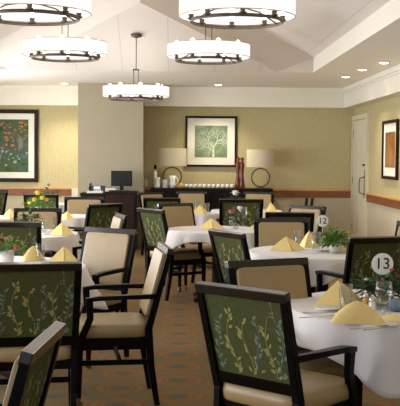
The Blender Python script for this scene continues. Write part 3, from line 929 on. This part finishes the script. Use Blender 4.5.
R_ = random.Random(21)
pA = at(379, 300, 4.85); pA.z = TS
plant('flower_arrangement', 'dark leafy arrangement with small dark red blooms on table thirteen', 'flowers', (pA.x + .02, 4.85, TS), .11, .04, .15, 260, .055, M['leafd'],
      [(-.03, -.09, .135, .016, M['red']), (.07, -.06, .155, .018, M['red']), (.04, .0, .18, .018, M['coral']), (-.09, 0, .13, .014, M['petalw'])], v_glass(.09, .03), 31)
pB = at(335, 250, 7.55)
plant('potted_plant', 'leafy green plant with yellow blooms in white pot on table twelve', 'plant', (pB.x, 7.55, TS), .085, .06, .19, 230, .065, M['leafg'],
      [(.105, -.03, .14, .03, M['yellow']), (-.085, -.05, .13, .016, M['yellow']), (.09, -.07, .17, .016, M['yellow']), (-.07, -.09, .055, .018, M['pink'])], v_pot(.085, .055), 32, lw=.2)
pC = at(238, 226, 10.05)
plant('flower_vase', 'small glass vase of pink and white flowers on the centre table', 'flowers', (pC.x - .02, 10.05, TS), .06, .09, .2, 40, .05, M['leafd'],
      [(-.055, -.03, .17, .05, M['pink']), (.035, -.03, .21, .046, M['petalw']), (.05, -.04, .13, .032, M['red'])], v_glass(.12, .035), 33)
plant('flower_pot', 'white hydrangea head over green leaves behind the wide green chair', 'flowers', (at(235, 200, 13.4).x, 13.4, TS), .10, .10, .2, 60, .08, M['leafd'],
      [(0, -.02, .24, .075, M['petalw'])], v_pot(.1, .05), 34)
plant('flower_vase', 'bouquet of yellow flowers with green leaves at far left', 'flowers', (at(38.5, 205, 11.95).x, 11.95, TS), .13, .10, .25, 90, .08, M['leafg'],
      [(0, -.05, .28, .06, M['yellow']), (.06, -.08, .22, .055, M['yellow']), (-.1, -.08, .16, .045, M['yellow']), (-.04, -.09, .2, .05, M['yellow']), (.11, -.06, .2, .045, M['yellow'])], v_glass(.13, .04), 35)
plant('potted_plant', 'low bushy green plant in front of the beige back below the yellow bouquet', 'plant', (at(28.5, 215, 9.4).x, 9.4, TS), .1, .05, .2, 120, .07, M['leafd'], [], v_pot(.08, .05), 36)
plant('flower_pot', 'white pot of red and coral flowers at the left edge', 'flowers', (at(6, 258, 6.55).x, 6.55, TS), .1, .08, .2, 90, .06, M['leafg'],
      [(-.02, -.07, .165, .04, M['red']), (.08, -.07, .12, .03, M['coral']), (-.08, -.04, .14, .036, M['red']), (.03, -.06, .19, .022, M['pink'])], v_pot(.1, .06), 37)
plant('flower_vase', 'small lilac bloom with greens on the far left table below the rail', 'flowers', (at(48.5, 190, 15.0).x, 15.0, TS), .12, .1, .22, 60, .09, M['leafd'],
      [(0, -.03, .29, .045, M['lilac'])], v_glass(.1, .035), 38)


# ------------------------------------------------------------------ salt shakers, cutlery, plates
def shaker(px, py, label, m):
    t = thing('shaker', label, 'salt shaker', atz(px, py, TS))
    MB().lathe([(.018, 0), (.020, .01), (.016, .055), (.014, .06)], n=14).build('body', m, t)
    MB().lathe([(.0155, .06), (.016, .068), (.010, .08), (.003, .083)], n=14).build('cap', M['steel'], t)


shaker(372, 313.5, 'white salt shaker behind the near yellow napkin at right', M['white'])
shaker(366, 309, 'second small shaker behind the near yellow napkin', M['amber'])
shaker(352.5, 247, 'small shaker at the right of the leafy plant on table twelve', M['white'])
o = tag(MB().lathe([(.001, 0), (.03, 0), (.045, .02), (.046, .04), (.035, .058), (.001, .065)], n=20, caps=False).build('sugar_bowl', M['blue']), 'round slate blue bowl at the right edge of table thirteen', 'bowl')
o.location = atz(397, 311, TS)


def cutlery(kind, px, py, rz, label):
    mb = MB(); z = .004
    if kind == 'knife':
        mb.bar([(0, -.1, z), (0, -.01, z)], [(.012, .004), (.009, .003)], (1, 0, 0)); mb.bar([(0, -.01, z), (.002, .07, z), (.004, .11, z)], [(.012, .0015), (.018, .0015), (.004, .0015)], (1, 0, 0))
    else:
        mb.bar([(0, -.1, z), (0, 0, z), (0, .045, z + .004)], [(.013, .0025), (.005, .003), (.006, .0025)], (1, 0, 0))
        if kind == 'fork':
            mb.box((-.012, .044, z + .002), (.012, .062, z + .004))
            for k in range(4): mb.box((-.012 + k * .007, .06, z + .002), (-.009 + k * .007, .1, z + .004))
        else: mb.blob((0, .07, z + .003), (.018, .03, .004), 1, 14, 6)
    o = mb.build(kind, M['steel']); o.location = atz(px, py, TS); o.rotation_euler = (0, 0, math.radians(rz)); tag(o, label, kind)


cutlery('fork', 319, 317.5, -72, 'steel fork nearest the left rim of table thirteen')
cutlery('knife', 322, 312.5, -70, 'steel knife left of the napkins on table thirteen')
cutlery('fork', 370, 328.5, -68, 'steel fork right of the near yellow napkin')
cutlery('knife', 381, 329, -60, 'steel knife beside the fork at the right foreground')
cutlery('spoon', 391, 327, -55, 'steel spoon at the right end of the foreground setting')
cutlery('knife', 309, 253.5, 80, 'knife lying in front of the upright napkin on table twelve')
cutlery('fork', 330, 254, 80, 'fork lying in front of the potted plant on table twelve')
cutlery('knife', 228, 229.5, 85, 'knife on the centre table in front of the vase')


def plate(px, py, r, label, m=None):
    t = tag(MB().lathe([(.001, .0), (r * .6, 0), (r, .012), (r * .98, .015), (r * .6, .005), (.001, .004)], n=28, caps=False).build('bread_plate', m or M['white']), label, 'plate')
    t.location = atz(px, py, TS)


plate(327, 310, .065, 'white bread plate left of the standing napkin in the foreground')
plate(322, 251, .075, 'white plate in front of the pot on table twelve')
plate(268, 213.5, .08, 'white plate on the far table beside the wainscot')
plate(48, 234, .08, 'white plate on the second left table beside the pyramid')

# ------------------------------------------------------------------ sideboard with its things
SX0, SX1, SY0, SY1 = at(150, 190, 15.45).x, at(273, 190, 15.45).x, 15.45, 15.93
SZ = .99
t = thing('sideboard', 'long black sideboard against the back wall under the tree print', 'sideboard', ((SX0 + SX1) / 2, (SY0 + SY1) / 2, 0))
w2, d2 = (SX1 - SX0) / 2, (SY1 - SY0) / 2
MB().box((-w2, -d2, SZ - .05), (w2, d2, SZ)).build('top', M['espresso'], t, bevel=.005)
MB().box((-w2 + .04, -d2 + .03, .1), (w2 - .04, d2 - .01, SZ - .05)).build('body', M['espresso'], t, bevel=.004)
for k in range(4):
    x0 = -w2 + .06 + k * (2 * w2 - .12) / 4; x1 = x0 + (2 * w2 - .12) / 4 - .02
    dr = MB().box((x0, -d2 + .012, .14), (x1, -d2 + .03, SZ - .08)).build('door', M['espresso'], t, bevel=.003)
    MB().blob(((x1 - .04) if k % 2 == 0 else (x0 + .04), -d2 + .005, .6), (.012, .012, .012), 1, 10, 6).build('knob', M['steel'], dr)
for sx in (-1, 1):
    for sy in (-1, 1): MB().box((sx * (w2 - .08) - .025, sy * (d2 - .07) - .025, 0), (sx * (w2 - .08) + .025, sy * (d2 - .07) + .025, .1)).build('leg', M['espresso'], t)


def ring_lamp(px, label, rc, rz_, w=.48):
    p = at(px, 190, 15.7)
    t = thing('table_lamp', label, 'lamp', (p.x, 15.7, SZ))
    MB().box((-.07, -.05, 0), (.07, .05, .02)).build('base', M['darkmetal'], t, bevel=.004)
    MB().tube([(rc * math.cos(a), 0, .02 + rc + .008 + rc * math.sin(a)) for a in [2 * PI * k / 40 for k in range(40)]], .011, 8, True).build('ring', M['darkmetal'], t)
    zt = .03 + 2 * rc
    MB().tube([(0, 0, zt), (0, 0, zt + .2)], .007).build('neck', M['darkmetal'], t)
    s0 = zt + .02
    sb = MB()
    for o_ in (0, .006): sb.lathe([(1.0 - o_, s0), (.98 - o_, s0 + .29)], n=40, caps=False, sx=w / 2, sy=.13)
    sb.build('lamp_shade', M['lampshade'], t)
    return t


ring_lamp(172, 'ring based table lamp with oatmeal shade at left of the tree print', .155, 0)
ring_lamp(260.5, 'ring based table lamp with oatmeal shade right of the red wood sculpture', .150, 0)
# carved pair
t = thing('wood_sculpture', 'tall dark red carved wooden pair of figures on the sideboard', 'sculpture', (at(239.8, 190, 15.7).x, 15.7, SZ))
for s in (-1, 1):
    MB().lathe([(.038, 0), (.04, .03), (.03, .12), (.022, .22), (.026, .3), (.032, .38), (.03, .42), (.016, .45), (.026, .475), (.022, .5), (.005, .512)], (s * .034, 0, 0), 14, sx=1.25).build('figure', M['redwood'], t)
MB().box((-.07, -.04, -.0), (.07, .04, .015)).build('plinth', M['redwood'], t)

# cups in a row
cup = tag(MB().lathe([(.001, .055), (.022, .055), (.026, .05), (.036, 0), (.033, 0), (.022, .046), (.001, .05)], n=14, caps=False).build('cup', M['white']), 'x', 'cup', 'upturned cups in a row on the sideboard')
sc_ = tag(MB().lathe([(.001, 0), (.03, 0), (.04, .008), (.038, .01), (.03, .003), (.001, .003)], n=14, caps=False).build('saucer', M['darkmetal']), 'x', 'saucer', 'dark saucers under the upturned cups')
cu2, su2 = [], []
for k in range(11):
    p = at(186 + k * 4.6, 190, 15.6)
    pos = ['leftmost', 'second from left', 'third from left', 'fourth from left', 'fifth from left', 'middle', 'fifth from right', 'fourth from right', 'third from right', 'second from right', 'rightmost'][k]
    lab = 'white upturned cup, %s in the sideboard row' % pos
    place(cup, cu2, (p.x, 15.6, SZ + .011), 0, lab, 'upturned cups in a row on the sideboard')
    place(sc_, su2, (p.x, 15.6, SZ + .001), 0, 'dark saucer under the %s upturned cup on the sideboard' % pos, 'dark saucers under the upturned cups')
# stacks and pitcher at the left end
stk = tag(MB().lathe([(.001, 0), (.045, 0), (.05, .018), (.047, .02), (.04, .006), (.001, .006)], n=18, caps=False).build('bowl', M['white']), 'x', 'bowl')
su = []
for px, n, nm in ((157, 9, 'tall left'), (165.5, 7, 'shorter middle')):
    ORD = ['bottom', 'second from the bottom', 'third from the bottom', 'fourth from the bottom', 'fifth from the bottom', 'sixth from the bottom', 'seventh from the bottom', 'eighth from the bottom', 'topmost']
    for k in range(n):
        place(stk, su, (at(px, 190, 15.6).x, 15.6, SZ + .001 + k * .019), 0, 'white bowl, %s in the %s stack on the sideboard' % ('topmost' if k == n - 1 else ORD[k], nm), 'white bowls in the %s stack' % nm)
t = thing('pitcher', 'white pitcher with handle right of the bowl stacks on the sideboard', 'pitcher', (at(172.5, 190, 15.62).x, 15.55, SZ + .001))
MB().lathe([(.001, 0), (.045, 0), (.05, .06), (.04, .13), (.058, .2), (.055, .2), (.036, .13), (.001, .12)], n=20, caps=False).build('body', M['white'], t)
MB().tube([(.05, 0, .05), (.09, 0, .08), (.09, 0, .14), (.052, 0, .18)], .007).build('handle', M['white'], t)
t = thing('dispenser_bottle', 'white dispenser bottle with black cap at left end of the sideboard', 'bottle', (at(155, 190, 15.8).x, 15.83, SZ + .001))
MB().lathe([(.03, 0), (.034, .03), (.034, .24), (.02, .28), (.016, .30)], n=18).build('body', M['white'], t)
MB().lathe([(.022, .3), (.024, .36), (.012, .375)], n=14).build('cap', M['black'], t)
t = thing('teapot', 'small amber yellow teapot on the sideboard beside the pitcher', 'teapot', (at(181, 190, 15.55).x, 15.55, SZ + .001))
MB().lathe([(.001, 0), (.03, 0), (.044, .025), (.04, .055), (.022, .075), (.008, .08), (.006, .095), (.001, .097)], n=18, caps=False).build('body', M['amber'], t)
MB().tube([(-.038, 0, .03), (-.06, 0, .05), (-.07, 0, .07)], .006).build('spout', M['amber'], t)

# ------------------------------------------------------------------ computer cabinet, monitor, phone
gx0, gx1 = at(105, 200, 14.6).x, at(136, 200, 14.6).x
t = thing('cabinet', 'dark mahogany cabinet with two doors under the monitor', 'cabinet', ((gx0 + gx1) / 2, 14.85, 0))
w2 = (gx1 - gx0) / 2; GZ = .955
MB().box((-w2, -.25, .06), (w2, .3, GZ - .03)).build('body', M['mahog'], t, bevel=.004)
MB().box((-w2 - .01, -.27, GZ - .03), (w2 + .01, .31, GZ)).build('top', M['espresso'], t, bevel=.004)
for s in (-1, 1):
    dr = MB().box((min(s * .008, s * (w2 - .02)), -.265, .1), (max(s * .008, s * (w2 - .02)), -.25, GZ - .06)).build('door', M['mahog'], t, bevel=.003)
    MB().blob((s * .035, -.275, .6), (.009, .009, .009), 1, 10, 6).build('knob', M['steel'], dr)
MB().box((-w2 + .03, -.22, 0), (w2 - .03, .27, .06)).build('plinth', M['espresso'], t)
px0 = at(79.5, 200, 14.7).x
t = thing('counter', 'black topped low counter under the telephone, left of the cabinet', 'counter', ((px0 + gx0) / 2, 14.85, 0))
w2 = (gx0 - px0) / 2 - .012
MB().box((-w2, -.22, .9), (w2, .3, .93)).build('top', M['espresso'], t)
MB().box((-w2 + .01, -.2, .05), (w2 - .01, .29, .9)).build('body', M['mahog'], t)
MB().box((-w2 + .03, -.17, 0), (w2 - .03, .26, .05)).build('plinth', M['espresso'], t)
# monitor
c = at(121.5, 178.5, 14.85)
t = thing('monitor', 'black flat monitor with dark screen on the cabinet', 'monitor', (c.x, 14.9, GZ))
hz = c.z - GZ
MB().box((-.165, -.02, hz - .12), (.165, .015, hz + .12)).build('housing', M['black'], t, bevel=.004)
MB().box((-.15, -.0225, hz - .1), (.15, -.0205, hz + .105)).build('screen', M['screen'], t)
MB().box((-.03, -.0, .01), (.03, .03, hz - .11)).build('neck', M['black'], t)
MB().box((-.11, -.08, 0), (.11, .09, .014)).build('base', M['black'], t, bevel=.003)
c = at(112.5, 191, 14.75)
t = thing('keyboard', 'black keyboard in front of the monitor', 'keyboard', (c.x + .07, 14.68, GZ))
MB().box((-.12, -.05, 0), (.12, .05, .018)).build('case', M['black'], t, bevel=.002)
MB().box((-.11, -.042, .018), (.11, .042, .023)).build('keys', M['darkmetal'], t)
# phone / terminal
c = at(97, 190, 14.85)
t = thing('telephone', 'black desk telephone with small lit blue display', 'telephone', (c.x, 14.85, .93))
mtx = Matrix.Rotation(math.radians(38), 4, 'X')
MB().box((-.12, -.1, .02), (.13, .1, .06), mtx).box((-.12, -.06, 0), (.13, .1, .03)).build('body', M['black'], t, bevel=.003)
MB().box((-.05, .02, .061), (.05, .075, .064), mtx).build('display', M['display'], t)
MB().tube([(-.105, -.08, .07), (-.105, 0, .10), (-.105, .07, .13)], [.022, .014, .022]).build('handset', M['black'], t)
kb = MB()
for i in range(4):
    for j in range(3): kb.box((-.045 + i * .03, -.08 + j * .03, .06), (-.025 + i * .03, -.06 + j * .03, .065), mtx)
kb.build('keypad', M['paper'], t)
t = tag(MB().box((-.12, -.06, 0), (.12, .06, .03)).build('paper_stack', M['paper']), 'stack of white paper in front of the telephone', 'paper')
t.location = (c.x - .02, 14.71, .931)
t = tag(MB().box((-.08, -.05, 0), (.08, .05, .05)).build('tissue_box', M['paper'], bevel=.004), 'pale box on the cabinet under the monitor', 'box')
t.location = (at(111, 190, 14.85).x, 14.78, GZ)
# light switch plates
t = thing('light_switch', 'white switch plate on the olive wall left of the sideboard', 'switch', (at(145.5, 190, YB).x, YB - .001, 1.06))
MB().box((-.04, -.008, -.06), (.04, 0, .06)).build('plate', M['crown'], t, bevel=.002)
MB().box((-.012, -.014, -.025), (.012, -.008, .025)).build('toggle', M['white'], t)
